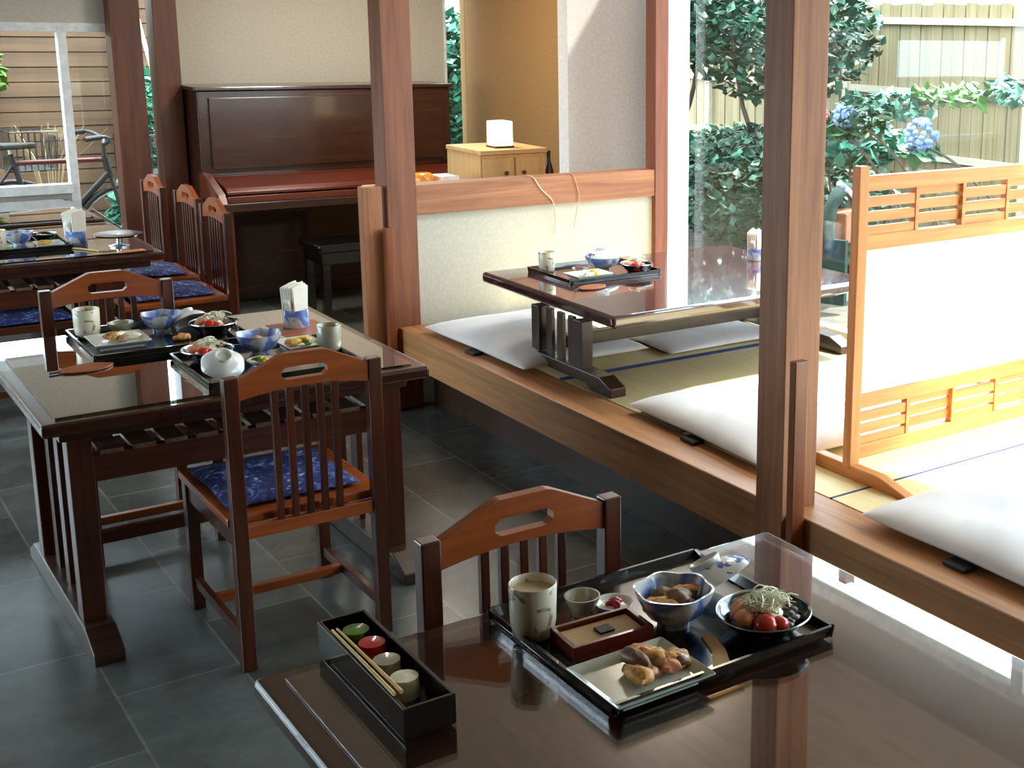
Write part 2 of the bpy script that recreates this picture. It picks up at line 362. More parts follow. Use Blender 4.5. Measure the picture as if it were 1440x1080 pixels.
# ------------------------------------------------------------------ chairs
def make_chair(label):
    t = thing('dining_chair', label, 'chair')
    hw = .212
    for s in (-1, 1):
        x = s*(hw-.019)
        MB().box(x-.019, x+.019, -.258, -.222, 0, .825).build('rear_leg', M['rosez'], t, bevel=.003)
        MB().box(x-.018, x+.018, .215, .25, 0, .405).build('front_leg', M['rosez'], t, bevel=.003)
        MB().box(x-.010, x+.010, -.222, .215, .075, .105).build('side_stretcher', M['rosey'], t, bevel=.003)
        MB().box(x-.010, x+.010, -.222, .215, .345, .405).build('side_apron', M['rosey'], t, bevel=.003)
    MB().box(-hw+.03, hw-.03, .055, .08, .075, .103).build('cross_stretcher', M['railx'], t, bevel=.003)
    MB().box(-hw+.03, hw-.03, .222, .242, .345, .405).build('front_apron', M['rosex'], t, bevel=.003)
    MB().box(-hw+.036, hw-.036, -.25, -.23, .375, .412).build('back_rail', M['railx'], t, bevel=.003)
    MB().box(-hw-.004, hw+.004, -.215, .265, .405, .432).build('seat', M['railx'], t, bevel=.006)
    # top rail with handle slot, arched
    r = MB(); w = hw-.036; ya, yb = -.254, -.230
    top = lambda x: .816 + .056*(1 if abs(x) < .055 else max(0, (w-abs(x))/(w-.055)))
    bot = lambda x: .762 + .018*(1-(x/w)**2)
    sw, s0, s1 = .062, .800, .830
    def strip(xa, xb, lo, hi, n=8):
        xs = [xa + (xb-xa)*i/n for i in range(n+1)]
        r.prism([(x, lo(x)) for x in xs] + [(x, hi(x)) for x in xs[::-1]], 'y', ya, yb)
    strip(-w, -sw, bot, top); strip(sw, w, bot, top)
    c0 = lambda x: s0 + .010*max(0, (abs(x)-sw*.8)/(sw*.2))
    c1 = lambda x: s1 + .004 - .010*max(0, (abs(x)-sw*.8)/(sw*.2))
    strip(-sw, sw, bot, c0, 10); strip(-sw, sw, c1, top, 10)
    r.build('top_rail', M['railx'], t)
    for i in range(5):
        x = (i-2)*.041
        MB().box(x-.009, x+.009, -.249, -.233, .41, bot(x)+.004).build('back_slat', M['rosez'], t, bevel=.002)
    return t
def pillow(w, d, h, n=22, p=4.0, pull=.05):
    b = MB(); vs = []; fs = []
    for side in (1, -1):
        for i in range(n+1):
            for j in range(n+1):
                u = -1+2*i/n; v = -1+2*j/n
                u = math.sin(u*PI/2); v = math.sin(v*PI/2)
                e = max(0, (1-abs(u)**p))**.55 * max(0, (1-abs(v)**p))**.55
                k = 1 - pull*(1-abs(v))*abs(u)**6*.8; l = 1 - pull*(1-abs(u))*abs(v)**6*.8
                wr = 1 + .05*math.sin(7*u+3*v)+.04*math.sin(5*v-4*u)
                vs.append((u*w/2*k, v*d/2*l, side*h/2*e*wr*(1.0 if side > 0 else .55) + h*.30))
    m = (n+1)*(n+1)
    for i in range(n):
        for j in range(n):
            a = i*(n+1)+j; q = (a, a+n+1, a+n+2, a+1)
            fs.append(q); fs.append(tuple(m+x for x in q[::-1]))
    return b.add(vs, fs)
def seat_cushion(label, x, y, rz=0, z=.432):
    o = pillow(.37, .38, .038).build('seat_cushion', M['blue'], smooth=True, loc=(x, y, z-.001), rot=(0,0,rz))
    return tag(o, label, 'cushion')
c2 = make_chair('wooden chair with slatted back standing before the middle dining table, full back visible'); c2.location = (1.135, 3.60, 0)
def mv(label, x, y, rz): return dup(c2, label, loc=(x, y, 0), rz=rz)
c1 = mv('wooden chair tucked behind the middle dining table, only its arched back showing', .962, 4.995-.24, PI)
c1.location = (.962, 4.56, 0)
c3 = mv('wooden chair across the closest dining table, back rising behind the large cream teacup', 1.098, 1.83, PI)
c4 = mv('wooden side chair at the far dining table, nearest of the three in a row', 1.565, 6.48, PI/2)
c5 = mv('wooden side chair at the far dining tables, middle one of three in a row', 1.595, 7.06, PI/2)
c6 = mv('wooden side chair beside the back pillar, farthest of three in a row', 1.56, 7.60, PI/2)
seat_cushion('blue floral cushion on the slat-backed chair before the middle table', 1.12, 3.62)
seat_cushion('blue floral cushion on the chair hidden under the middle table', .962, 4.57)
seat_cushion('blue floral cushion on the chair under the closest table', 1.098, 1.84)
seat_cushion('blue cushion on the nearest of three side chairs', 1.55, 6.48, PI/2)
seat_cushion('blue cushion on the middle one of three side chairs', 1.58, 7.06, PI/2)
seat_cushion('blue cushion on the farthest of three side chairs', 1.52, 7.60, PI/2)
st = thing('stool', 'low dark stool under the near end of the far table', 'stool', (.915, 6.365, 0))
MB().box(-.21,.21,-.19,.19,.38,.415).build('seat', M['rosex'], st, bevel=.005)
for sx in (-1,1):
    for sy in (-1,1): MB().box(sx*.18-.018, sx*.18+.018, sy*.16-.018, sy*.16+.018, 0, .38).build('leg', M['rosez'], st, bevel=.003)
for sy in (-1,1): MB().box(-.165,.165, sy*.16-.010, sy*.16+.010, .10,.13).build('stretcher', M['rosex'], st, bevel=.002)
seat_cushion('blue cushion on the low stool under the far table', .915, 6.365, 0, .415)

# ------------------------------------------------------------------ tatami bay
tt = thing('low_table', 'low reddish lacquered table on the tatami platform, meal tray on it', 'table', (3.055, 4.345, PZ))
MB().box(-.645,.645,-.515,.515,.285,.33).build('tabletop', M['tabtat'], tt, bevel=.014, seg=4)
MB().box(-.56,.56,-.40,.40,.25,.286).build('apron', M['trestx'], tt, bevel=.003)
for s in (-1, 1):
    x = s*.575
    MB().prism([(-.44,0),(-.44,.035),(-.36,.065),(.36,.065),(.44,.035),(.44,0),(.30,0),(.26,.02),(-.26,.02),(-.30,0)], 'x', x-.035, x+.035).build('foot', M['tresty'], tt, bevel=.004)
    for y in (-.19,.14): MB().box(x-.026,x+.026,y-.03,y+.03,.06,.25).build('leg', M['trestz'], tt, bevel=.003)
    for y in (-.11,-.025,.06): MB().box(x-.008,x+.008,y-.022,y+.022,.06,.25).build('slat', M['trestz'], tt, bevel=.002)
MB().box(-.55,.55,-.025,.025,.10,.15).build('stretcher', M['trestx'], tt, bevel=.003)

def zab(label, x, y, w, d, rz=0, h=.075):
    t = thing('floor_cushion', label, 'cushion', (x, y, PZ), rz)
    pillow(w, d, h, 26).build('pad', M['cush'], t, smooth=True)
    tg = MB().box(-w/2-.012, -w/2+.035, -.045, .035, .002, .014)
    tg.build('black_tag', M['black'], t, bevel=.003)
    return t
zab('pale floor cushion on the platform in the corner below the cream wall', 2.62, 4.80, .60, .88, .02, .10)
zab('pale floor cushion seen under the far side of the low table', 3.27, 4.52, .60, .50, .0, .06)
zab('pale floor cushion between the low table and the front pillar', 2.71, 3.32, .64, .78, -.03, .115)
zab('pale floor cushion in front of the lattice screen, cut by the right edge', 2.70, 2.10, .68, .72, .0, .11)

sc = thing('lattice_screen', 'honey-coloured wooden standing screen with white panel between lattices', 'screen', (2.612, 2.775, PZ))
MB().box(-.02,.02,-.017,.017,.03,.965).build('post', M['honeyz'], sc, bevel=.003)
MB().box(1.28,1.32,-.017,.017,.03,.965).build('post', M['honeyz'], sc, bevel=.003)
for x in (0, 1.30): MB().prism([(-.26,0),(-.26,.012),(-.14,.042),(.14,.042),(.26,.012),(.26,0)], 'x', x-.018, x+.018).build('foot', M['honeyy'], sc, bevel=.003)
MB().box(.02,1.28,-.006,.006,.262,.712).build('panel', M['shoji'], sc)
def lattice(z0, z1, off):
    b = MB().box(.02,1.28,-.014,.014,z1-.045,z1).box(.02,1.28,-.014,.014,z0,z0+.045)
    hgt = z1-z0-.09; seg = .21; i = 0; x = .02
    while x < 1.27:
        xe = min(1.28, x+seg)
        if x > .03: b.box(x-.007, x+.007, -.013, .013, z0+.045, z1-.045)
        n = 3
        for k in range(n):
            zc = z0+.045 + hgt*(k+.5)/n + (off if i % 2 else -off)
            b.box(x, xe, -.006 + (.006 if i%2 else -.004), .005+(.006 if i%2 else -.004), max(z0+.045, zc-.0155), min(z1-.045, zc+.0155))
        x += seg; i += 1
    return b
lattice(.712, .935, .011).build('upper_lattice', M['honeyx'], sc)
lattice(.055, .262, .009).build('lower_lattice', M['honeyx'], sc)

# ------------------------------------------------------------------ piano, bench, back-room furniture
pn = thing('upright_piano', 'dark brown upright piano with closed lid against the back wall', 'piano', (2.98, 8.12, 0))
MB().box(-.80,.80,-.10,.24,.60,1.30).box(-.80,.80,-.02,.24,0,.60).build('case', M['piano'], pn, bevel=.005)
MB().box(-.74,.74,-.115,-.10,.84,1.26).build('upper_panel', M['piano'], pn, bevel=.004)
MB().box(-.82,.82,-.12,.26,1.30,1.325).build('top_lid', M['piano'], pn, bevel=.006)
MB().prism([(-.12,.80),(-.16,.80),(-.40,.755),(-.42,.735),(-.42,.715),(-.12,.715)], 'x', -.76, .76).build('fallboard', M['piano_red'], pn, bevel=.004)
MB().box(-.80,.80,-.50,-.09,.625,.675).build('keybed', M['piano'], pn, bevel=.005)
MB().box(-.77,.77,-.46,-.44,.675,.712).build('key_slip', M['piano_red'], pn, bevel=.003)
for s in (-1,1):
    MB().prism([(-.10,.675),(-.10,.82),(-.20,.825),(-.46,.73),(-.50,.675)], 'x', s*.80-.022, s*.80+.022).build('cheek', M['piano_red'], pn, bevel=.003)
    MB().box(s*.775-.03, s*.775+.03, -.48,-.42,0,.625).build('leg', M['piano_red'], pn, bevel=.005)
MB().box(-.74,.74,-.035,-.02,.10,.58).build('lower_panel', M['piano'], pn, bevel=.003)
bn = thing('piano_bench', 'black glossy piano bench in front of the piano', 'bench', (2.80, 7.28, 0))
MB().box(-.27,.27,-.17,.17,.43,.475).build('seat', M['lacq'], bn, bevel=.01)
MB().box(-.25,.25,-.15,.15,.36,.43).build('apron', M['lacq'], bn, bevel=.004)
for sx in (-1,1):
    for sy in (-1,1): MB().box(sx*.225-.022, sx*.225+.022, sy*.13-.022, sy*.13+.022, 0,.36).build('leg', M['lacq'], bn, bevel=.003)

cb = thing('low_cabinet', 'pale wooden two-door cabinet with a paper lantern on top', 'cabinet', (3.445, 6.73, 0))
MB().box(-.205,.205,-.22,.20,.02,1.01).build('body', M['palez'], cb, bevel=.004)
MB().box(-.21,.21,-.235,.205,1.01,1.035).build('top', M['palex'], cb, bevel=.004)
for s in (-1,1):
    d = MB().box(s*.100-.095, s*.100+.095, -.235,-.22,.06,.99).build('door', M['palez'], cb, bevel=.003)
    MB().lathe([(.0,0),(.010,.0),(.012,.012),(.008,.02),(0,.02)], 12).build('knob', M['trestx'], d, smooth=True, loc=(s*.055, -.235, .905), rot=(PI/2,0,0))
ln = thing('paper_lantern', 'small glowing square lantern on the pale cabinet', 'lamp', (3.43, 6.64, 1.035))
MB().box(-.055,.055,-.055,.055,.012,.15).build('shade', M['lamp'], ln, bevel=.006)
MB().box(-.058,.058,-.058,.058,0,.012).build('base', M['trestx'], ln)
bo = MB().lathe([(0,0),(.028,0),(.03,.01),(.03,.20),(.012,.26),(.012,.31),(.014,.32),(0,.32)], 20).build('floor_bottle', M['lacq'], smooth=True, loc=(3.86, 6.85, .66))
tag(bo, 'slim black bottle beside the pale cabinet', 'bottle')
sb = thing('plinth', 'narrow pale wooden plinth right of the cabinet under the black bottle', 'stand', (3.86, 6.85, 0))
MB().box(-.06,.06,-.06,.06,.62,.659).build('top', M['palex'], sb, bevel=.003)
MB().box(-.045,.045,-.045,.045,0,.62).build('column', M['palez'], sb, bevel=.003)
ps = thing('side_table', 'pale side table behind the low wall, catching bright light', 'table', (2.88, 6.55, 0))
MB().box(-.23,.23,-.20,.20,.825,.855).build('tabletop', M['palex'], ps, bevel=.004)
for sx in (-1,1):
    for sy in (-1,1): MB().box(sx*.20-.018, sx*.20+.018, sy*.17-.018, sy*.17+.018, 0,.825).build('leg', M['palez'], ps, bevel=.003)
pp = thing('paper_pad', 'white paper pad on the pale side table', 'paper', (3.03, 6.53, .855))
MB().box(-.05,.05,-.08,.08,0,.055).build('sheets', M['paper'], pp)
MB().box(-.052,.052,-.082,-.07,.0,.058).build('binding', M['white'], pp)
tag(MB().lathe([(0,0),(.045,0),(.055,.02),(.055,.06),(.04,.075),(0,.075)],20).build('jar', M['orange'], smooth=True, loc=(2.91, 6.53, .855)), 'squat orange jar on the pale side table', 'jar')

# hanging cords on the low wall cap
def curve_pts(P, n=8):
    out = []
    for i in range(len(P)-1):
        p0 = Vector(P[max(i-1,0)]); p1 = Vector(P[i]); p2 = Vector(P[i+1]); p3 = Vector(P[min(i+2,len(P)-1)])
        for k in range(n):
            t = k/n; out.append(.5*((2*p1)+(p2-p0)*t+(2*p0-5*p1+4*p2-p3)*t*t+(3*p1-p0-3*p2+p3)*t**3))
    out.append(Vector(P[-1])); return out
tag(MB().tube(curve_pts([(2.955,5.45,1.021),(2.96,5.40,1.018),(3.00,5.397,.96),(3.06,5.397,.90),(3.075,5.40,.82),(3.085,5.42,.74)]), .0028).build('cord', M['cord'], smooth=True), 'pale cord hanging down the cream low wall above the teacup', 'cord')
tag(MB().tube(curve_pts([(3.17,5.45,1.021),(3.175,5.40,1.018),(3.20,5.397,.95),(3.205,5.397,.90),(3.19,5.40,.82),(3.19,5.42,.76)]), .0022).build('cord', M['tanpaper'], smooth=True), 'thin brownish cord hanging nearest the window end of the low wall', 'cord')

# ------------------------------------------------------------------ tableware
def tray(label, x, y, z, w, d, rz=0):
    t = thing('meal_tray', label, 'tray', (x, y, z), rz)
    MB().box(-w/2+.004, w/2-.004, -d/2+.004, d/2-.004, 0, .006).build('base', M['lacq'], t, bevel=.001)
    b = MB(); o, i, h = 0, .012, .022
    for sx, sy in ((-1,0),(1,0),(0,-1),(0,1)):
        if sx: b.prism([(sx*w/2, h),(sx*(w/2-.006), h),(sx*(w/2-.014), .005),(sx*(w/2-.006), .0)], 'y', -d/2, d/2)
        else: b.prism([(sy*d/2, h),(sy*(d/2-.006), h),(sy*(d/2-.014), .005),(sy*(d/2-.006), .0)], 'x', -w/2, w/2)
    b.build('rim', M['lacq'], t)
    return t
def bowlprof(r, h, foot=.45, th=.004, fh=.008):
    return [(0,0),(r*foot,0),(r*foot,fh),(r*.72,h*.35),(r*.93,h*.75),(r,h),(r-th,h),(r*.9-th,h*.75),(r*.68,h*.4),(r*.4,fh+.006),(0,fh+.004)]
def teacup(label, x, y, z, s=1.0, mat='cup'):
    t = thing('teacup', label, 'cup', (x, y, z))
    MB().lathe([(0,0),(.030*s,0),(.036*s,.006*s),(.040*s,.03*s),(.042*s,.098*s),(.0405*s,.1*s),(.039*s,.098*s),(.037*s,.03*s),(.03*s,.012*s),(0,.010*s)], 36).build('cup_body', M[mat], t, smooth=True)
    MB().lathe([(0,.084*s),(.0385*s,.084*s),(.0385*s,.085*s),(0,.085*s)], 28).build('tea', M['teac'], t, smooth=True)
    return t
def small_dish(label, x, y, z, r=.04, h=.02, mat='ceramw', name='small_dish', cat='dish'):
    return tag(MB().lathe(bowlprof(r, h, .6, .003, .004), 28).build(name, M[mat], smooth=True, loc=(x,y,z)), label, cat)
def flower_bowl(label, x, y, z, r=.07, h=.065, rz=.3):
    t = thing('flower_bowl', label, 'bowl', (x,y,z), rz)
    p = bowlprof(r, h, .42, .004, .010)
    MB().lathe(p, 64, lobe=6, amp=.05).build('bowl_body', M['ceramb'], t, smooth=True)
    MB().lathe([(0,h*.42),(r*.74,h*.42),(r*.74,h*.43),(0,h*.44)], 40).build('broth', M['soup'], t, smooth=True)
    return t
def food_heap(name, label, cat, x, y, z, mats, n=7, R=.03, r=.014, seed=1, parts=('piece',)):
    t = thing(name, label, cat, (x,y,z)); rnd = random.Random(seed)
    per = {}
    for i in range(n):
        a = rnd.uniform(0, 6.28); d = R*math.sqrt(rnd.random()); m = i % len(mats)
        rr = r*rnd.uniform(.75,1.2); b = per.setdefault(m, MB())
        b.blob((math.cos(a)*d, math.sin(a)*d, rr*.55+ (R-d)*.25), rr, seed*31+i, 2, .4, ((1.5,.8,.6),(.8,1.45,.6),(1.1,1.0,.7))[i%3])
    for m, b in per.items(): b.build(parts[m % len(parts)], M[mats[m]], t, smooth=True)
    return t
def salad(label, x, y, z, R=.075, seed=1, detail=True):
    t = thing('salad', label, 'food', (x,y,z), .5); rnd = random.Random(seed)
    def arc(b, c, L, h, rr, n=5):
        a = rnd.uniform(0, 6.28); k = rnd.uniform(-.6,.6); p = []
        for i in range(n):
            u = i/(n-1)-.5; p.append((c[0]+math.cos(a+k*u)*L*u, c[1]+math.sin(a+k*u)*L*u, c[2]+h*(1-4*u*u)))
        b.tube(p, rr, 4)
    b = MB()
    for i in range(14): b.blob((math.cos(i*.45)*R*.62, math.sin(i*.45)*R*.62, .004), R*.22, seed*7+i, 1, .4, (1,1,.45))
    b.build('lettuce', M['leafy'], t, smooth=True)
    b = MB(); b.blob((0,0,.012), R*.46, seed, 2, .25, (1,1,.8))
    for i in range(170 if detail else 40): arc(b, (rnd.gauss(0,R*.19), rnd.gauss(0,R*.19), .028+rnd.random()*.022), rnd.uniform(.03,.055), rnd.uniform(.0,.012), .0013 if detail else .002)
    b.build('shredded_onion', M['onion'], t, smooth=True)
    for (ux, uy, rr) in ((-.58,-.30,.024),(-.40,-.58,.018)):
        MB().blob((ux*R, uy*R, .016), rr, seed*3+int(ux*10), 2, .12, (1,1,.9)).build('tomato_wedge', M['tomato'], t, smooth=True)
    for (ux, uy, rr) in ((-.55,.25,.024),(-.05,.62,.020),(-.32,.50,.021)):
        MB().blob((ux*R, uy*R, .020), rr, seed*5+int(uy*10), 2, .2, (1.1,.8,.7)).build('ham_slice', M['ham'], t, smooth=True)
    b = MB(); b.blob((R*.52,-R*.05,.010), R*.30, seed+2, 2, .35, (1,1,.7))
    for i in range(80 if detail else 16): arc(b, (R*.5+rnd.gauss(0,R*.16), rnd.gauss(0,R*.18)-R*.05, .012+rnd.random()*.014), rnd.uniform(.015,.035), .006, .0014)
    b.build('bean_sprouts', M['sprout'], t, smooth=True)
    b = MB()
    for i in range(22): b.blob((R*.8*math.cos(i*.29-1.9)*rnd.uniform(.8,1.05), R*.8*math.sin(i*.29-1.9)*rnd.uniform(.8,1.05), .012), R*.15, seed*11+i, 1, .5, (1.2,1,.6))
    b.build('seaweed', M['darkveg'], t, smooth=True)
    return t
def salad_plate(label, x, y, z, r=.085, mat='lacq'):
    t = thing('salad_bowl', label, 'bowl', (x,y,z))
    MB().lathe([(0,0),(r*.55,0),(r*.6,.006),(r*.92,.028),(r,.036),(r-.004,.036),(r*.88,.026),(r*.5,.010),(0,.009)], 48).build('bowl_body', M[mat], t, smooth=True)
    MB().lathe([(r*.985,.0355),(r*1.0,.037),(r*.99,.0395),(r*.965,.038),(r*.96,.0355),(r*.985,.0355)], 48).build('rim', M['silver'], t, smooth=True)
    return t
def rect_plate(label, x, y, z, w=.17, d=.15, rz=0, mat='celadon'):
    t = thing('rectangular_plate', label, 'plate', (x,y,z), rz)
    MB().box(-w*.38,w*.38,-d*.38,d*.38,0,.006).build('plate_foot', M[mat], t)
    b = MB(); outer = [(-w/2,-d/2),(w/2,-d/2),(w/2,d/2),(-w/2,d/2)]; inner = [(q[0]*.80,q[1]*.80) for q in outer]
    vs = [(p[0],p[1],.022) for p in outer]+[(p[0],p[1],.009) for p in inner]+[(p[0]*.99,p[1]*.99,.018) for p in outer]+[(p[0],p[1],.005) for p in inner]
    fs = [(4,5,6,7),(11,10,9,8)]
    for i in range(4):
        j = (i+1)%4; fs += [(i,j,4+j,4+i),(8+i,8+j,12+j,12+i) if False else (12+i,12+j,8+j,8+i) if False else (8+j,8+i,i,j)]
        fs += [(8+i,8+j,j,i)] if False else []
        fs += [(12+i,12+j,8+j,8+i)]
    vs2 = vs
    b.add(vs2, [(4,5,6,7)] + [(i,(i+1)%4,4+(i+1)%4,4+i) for i in range(4)] + [(i,8+i,8+(i+1)%4,(i+1)%4) for i in range(4)] + [(8+i,12+i,12+(i+1)%4,8+(i+1)%4) for i in range(4)] + [(15,14,13,12)])
    b.build('plate_body', M[mat], t, bevel=.002)
    return t
def lid(label, x, y, z, r=.062, tilt=(0,0,0), mat='ceram'):
    t = thing('bowl_lid', label, 'lid', (x,y,z), rot=tilt)
    MB().lathe([(0,.030),(r*.3,.030),(r*.62,.024),(r*.9,.010),(r,0),(r-.003,-.001),(r*.88,.006),(r*.6,.019),(0,.025)], 44, lobe=6, amp=.03).build('dome', M[mat], t, smooth=True)
    MB().lathe([(r*.36,.026),(r*.39,.034),(r*.40,.040),(r*.36,.041),(r*.33,.034),(r*.31,.027),(r*.36,.026)], 32).build('knob_ring', M['ceramw'], t, smooth=True)
    return t
def chopsticks(label, x, y, z, rz=0, L=.22):
    t = thing('chopsticks', label, 'chopsticks', (x,y,z), rz)
    for s in (-1,1): MB().tube([(s*.006,-L/2,.004),(s*.004,L/2,.004)], [.0035,.002], 8).build('chopstick', M['bamboo_pale'], t, smooth=True)
    return t
def coaster(label, x, y, z, s=1.0, rz=0):
    t = thing('leaf_coaster', label, 'coaster', (x,y,z), rz)
    pts = []
    for i in range(24):
        a = 2*PI*i/24; pts.append((math.cos(a)*.078*s*(1+.04*math.cos(7*a)), math.sin(a)*.048*s*abs(math.cos(a)*.0+1)*(1-.25*abs(math.cos(a))**3)))
    MB().prism(pts, 'z', 0, .006).build('leaf_blade', M['leafwood'], t, bevel=.002)
    MB().bar((-.105*s,0,.004), (-.07*s,0,.004), .007, .005).build('leaf_stem', M['trestx'], t)
    return t
def napkin_holder(label, x, y, z, s=1.0, rz=.5):
    t = thing('napkin_holder', label, 'napkin holder', (x,y,z), rz)
    MB().lathe([(0,0),(.036*s,0),(.038*s,.004),(.036*s,.055*s),(.034*s,.056*s),(.032*s,.05*s),(.030*s,.008),(0,.008)], 32).build('ceramic_pot', M['ceramb'], t, smooth=True)
    b = MB()
    for i in range(6):
        u = (i-2.5)*.009*s; b.prism([(-.026*s,.01),(.026*s,.01),(.034*s,.128*s+.006*(i%3)),(.010*s,.136*s),(-.034*s,.130*s-.004*(i%2))], 'y', u, u+.006*s)
    b.build('paper_napkins', M['paper'], t, bevel=.002)
    MB().prism([(-.030*s,.05*s),(-.048*s,.085*s),(-.044*s,.095*s),(-.028*s,.088*s)], 'y', -.012*s, .006*s).build('loose_napkin', M['paper'], t, bevel=.002)
    return t

TZ = .6805; RZ = TZ+.006   # table surface, inside of a tray
GZ = .6865; GR = GZ+.006   # same on the glass-topped tables
def set_near():
    tray('black lacquer tray on the closest table, packed with seven dishes', 1.205, 1.765, GZ, .465, .425)
    z = GR
    teacup('tall cream brush-patterned teacup on the closest tray', 1.005, 1.862, z)
    small_dish('small pale grey sauce cup beside the tall cream teacup', 1.118, 1.885, z, .033, .036, 'grey_c', 'sauce_cup', 'cup')
    t = thing('lacquer_box', 'shallow red-brown lacquer box holding a tan sheet, in front of the cream teacup', 'box', (1.09, 1.772, z), -.05)
    MB().box(-.078,.078,-.046,.046,0,.008).build('base', M['lacqred'], t)
    MB().box(-.078,.078,-.046,-.038,.008,.028).box(-.078,.078,.038,.046,.008,.028).box(-.078,-.070,-.038,.038,.008,.028).box(.070,.078,-.038,.038,.008,.028).build('rim', M['lacqred'], t, bevel=.001)
    MB().box(-.066,.066,-.034,.034,.009,.020).build('tan_insert', M['tanpaper'], t)
    MB().box(-.010,.018,-.014,.012,.0205,.024).build('black_label', M['black'], t)
    rect_plate('pale rectangular plate of fried fish at the front of the closest tray', 1.065, 1.612, z, .19, .16)
    food_heap('fried_fish', 'golden fried fish pieces and mushroom on the pale rectangular plate of the closest tray', 'food', 1.085, 1.630, z+.010, ['fried','ham','mush','fried'], 14, .055, .020, 4, ('fish_piece','lotus_slice','mushroom','batter_piece'))
    small_dish('flat white dish with red pickles behind the blue flower bowl', 1.175, 1.868, z, .036, .014, 'ceramw', 'pickle_dish')
    food_heap('red_pickles', 'heap of red pickles on the flat white dish of the closest tray', 'food', 1.175, 1.866, z+.008, ['pickle','pickle'], 6, .012, .010, 9)
    flower_bowl('blue and white flower-shaped bowl in the middle of the closest tray', 1.228, 1.752, z, .070, .070)
    food_heap('simmered_tofu', 'golden simmered pieces in the flower-shaped bowl of the closest tray', 'food', 1.228, 1.750, z+.030, ['fried','egg','mush'], 12, .034, .022, 12, ('tofu_piece','egg_piece','mushroom'))
    lid('white and blue bowl lid leaning behind the flower-shaped bowl on the closest tray', 1.345, 1.790, z+.042, .078, (-.45, -.30, 0))
    salad_plate('black silver-rimmed bowl of salad at the right of the closest tray', 1.345, 1.640, z, .086)
    salad('shredded onion and tomato salad in the black silver-rimmed bowl nearest the camera', 1.345, 1.640, z+.014, .072, 3)
    sl = MB().prism([(-.016,-.06),(.016,-.055),(.018,.0),(.006,.06),(-.014,.058),(-.006,0)], 'z', 0, .004).build('chopstick_sleeve', M['tanpaper'], loc=(1.225,1.622,z), rot=(0,0,-.45))
    tag(sl, 'tan paper chopstick sleeve between plate and salad bowl on the closest tray', 'paper')
    # long condiment box at the left end of the near table
    t = thing('condiment_box', 'long black condiment box with jars at the left end of the closest table', 'box', (.732, 1.875, TZ+.0062))
    MB().box(-.036,.036,-.19,.17,0,.008).build('base', M['lacq'], t)
    MB().box(-.042,-.036,-.19,.17,0,.05).box(.036,.042,-.19,.17,0,.05).box(-.036,.036,-.19,-.184,.008,.05).box(-.036,.036,.164,.17,.008,.05).build('wall', M['lacq'], t, bevel=.001)
    for (x, y, m, cm) in ((.006,.12,'leafy','glass'),(.010,.06,'pickle','glass'),(.006,-.01,'grey_c','x'),(.006,-.08,'onion','x')):
        j = MB().lathe([(0,.008),(.022,.008),(.024,.02),(.022,.042),(0,.044)], 20, (x,y,0)).build('condiment_jar', M[m], t, smooth=True)
    chopsticks('pale wooden chopsticks lying on the long black condiment box', .700, 1.86, TZ+.0565, 0, .26)
set_near()

def set_mid_a():   # far-left tray on the middle table
    z = GR; tray('black lacquer tray at the back of the middle table, rectangular plate at its left', 1.045, 4.475, GZ, .49, .42)
    teacup('cream teacup at the left corner of the back tray on the middle table', .852, 4.60, z, .98)
    small_dish('small grey-green sauce cup behind the rectangular plate on the middle table', .955, 4.60, z, .042, .038, 'grey_c', 'sauce_cup', 'cup')
    rect_plate('white rectangular plate of rolled omelette on the middle table', .912, 4.455, z, .17, .17, 0, 'ceramw')
    food_heap('rolled_omelette', 'pale omelette slices in a row on the white rectangular plate of the middle table', 'food', .912, 4.46, z+.010, ['onion','fried','sprout'], 10, .045, .017, 21, ('omelette_slice','fried_piece','garnish'))
    flower_bowl('blue-rimmed bowl at the back of the middle table', 1.075, 4.57, z, .066, .06)
    food_heap('simmered_greens', 'dark simmered vegetables in the blue-rimmed bowl of the back tray', 'food', 1.075, 4.57, z+.025, ['mush','leafy'], 6, .028, .015, 24)
    lid('white domed bowl lid leaning beside the blue-rimmed bowl of the back tray', 1.158, 4.535, z+.030, .058, (-.6,.1,.4), 'ceramw')
    salad_plate('pale-rimmed bowl of salad at the right of the back tray on the middle table', 1.212, 4.45, z, .080, 'lacq')
    salad('onion salad with tomato on the back tray of the middle table', 1.212, 4.45, z+.014, .066, 31, False)
    food_heap('tan_crackers', 'small tan crackers at the front edge of the back tray', 'food', 1.100, 4.40, z, ['ham','fried'], 4, .018, .014, 33)
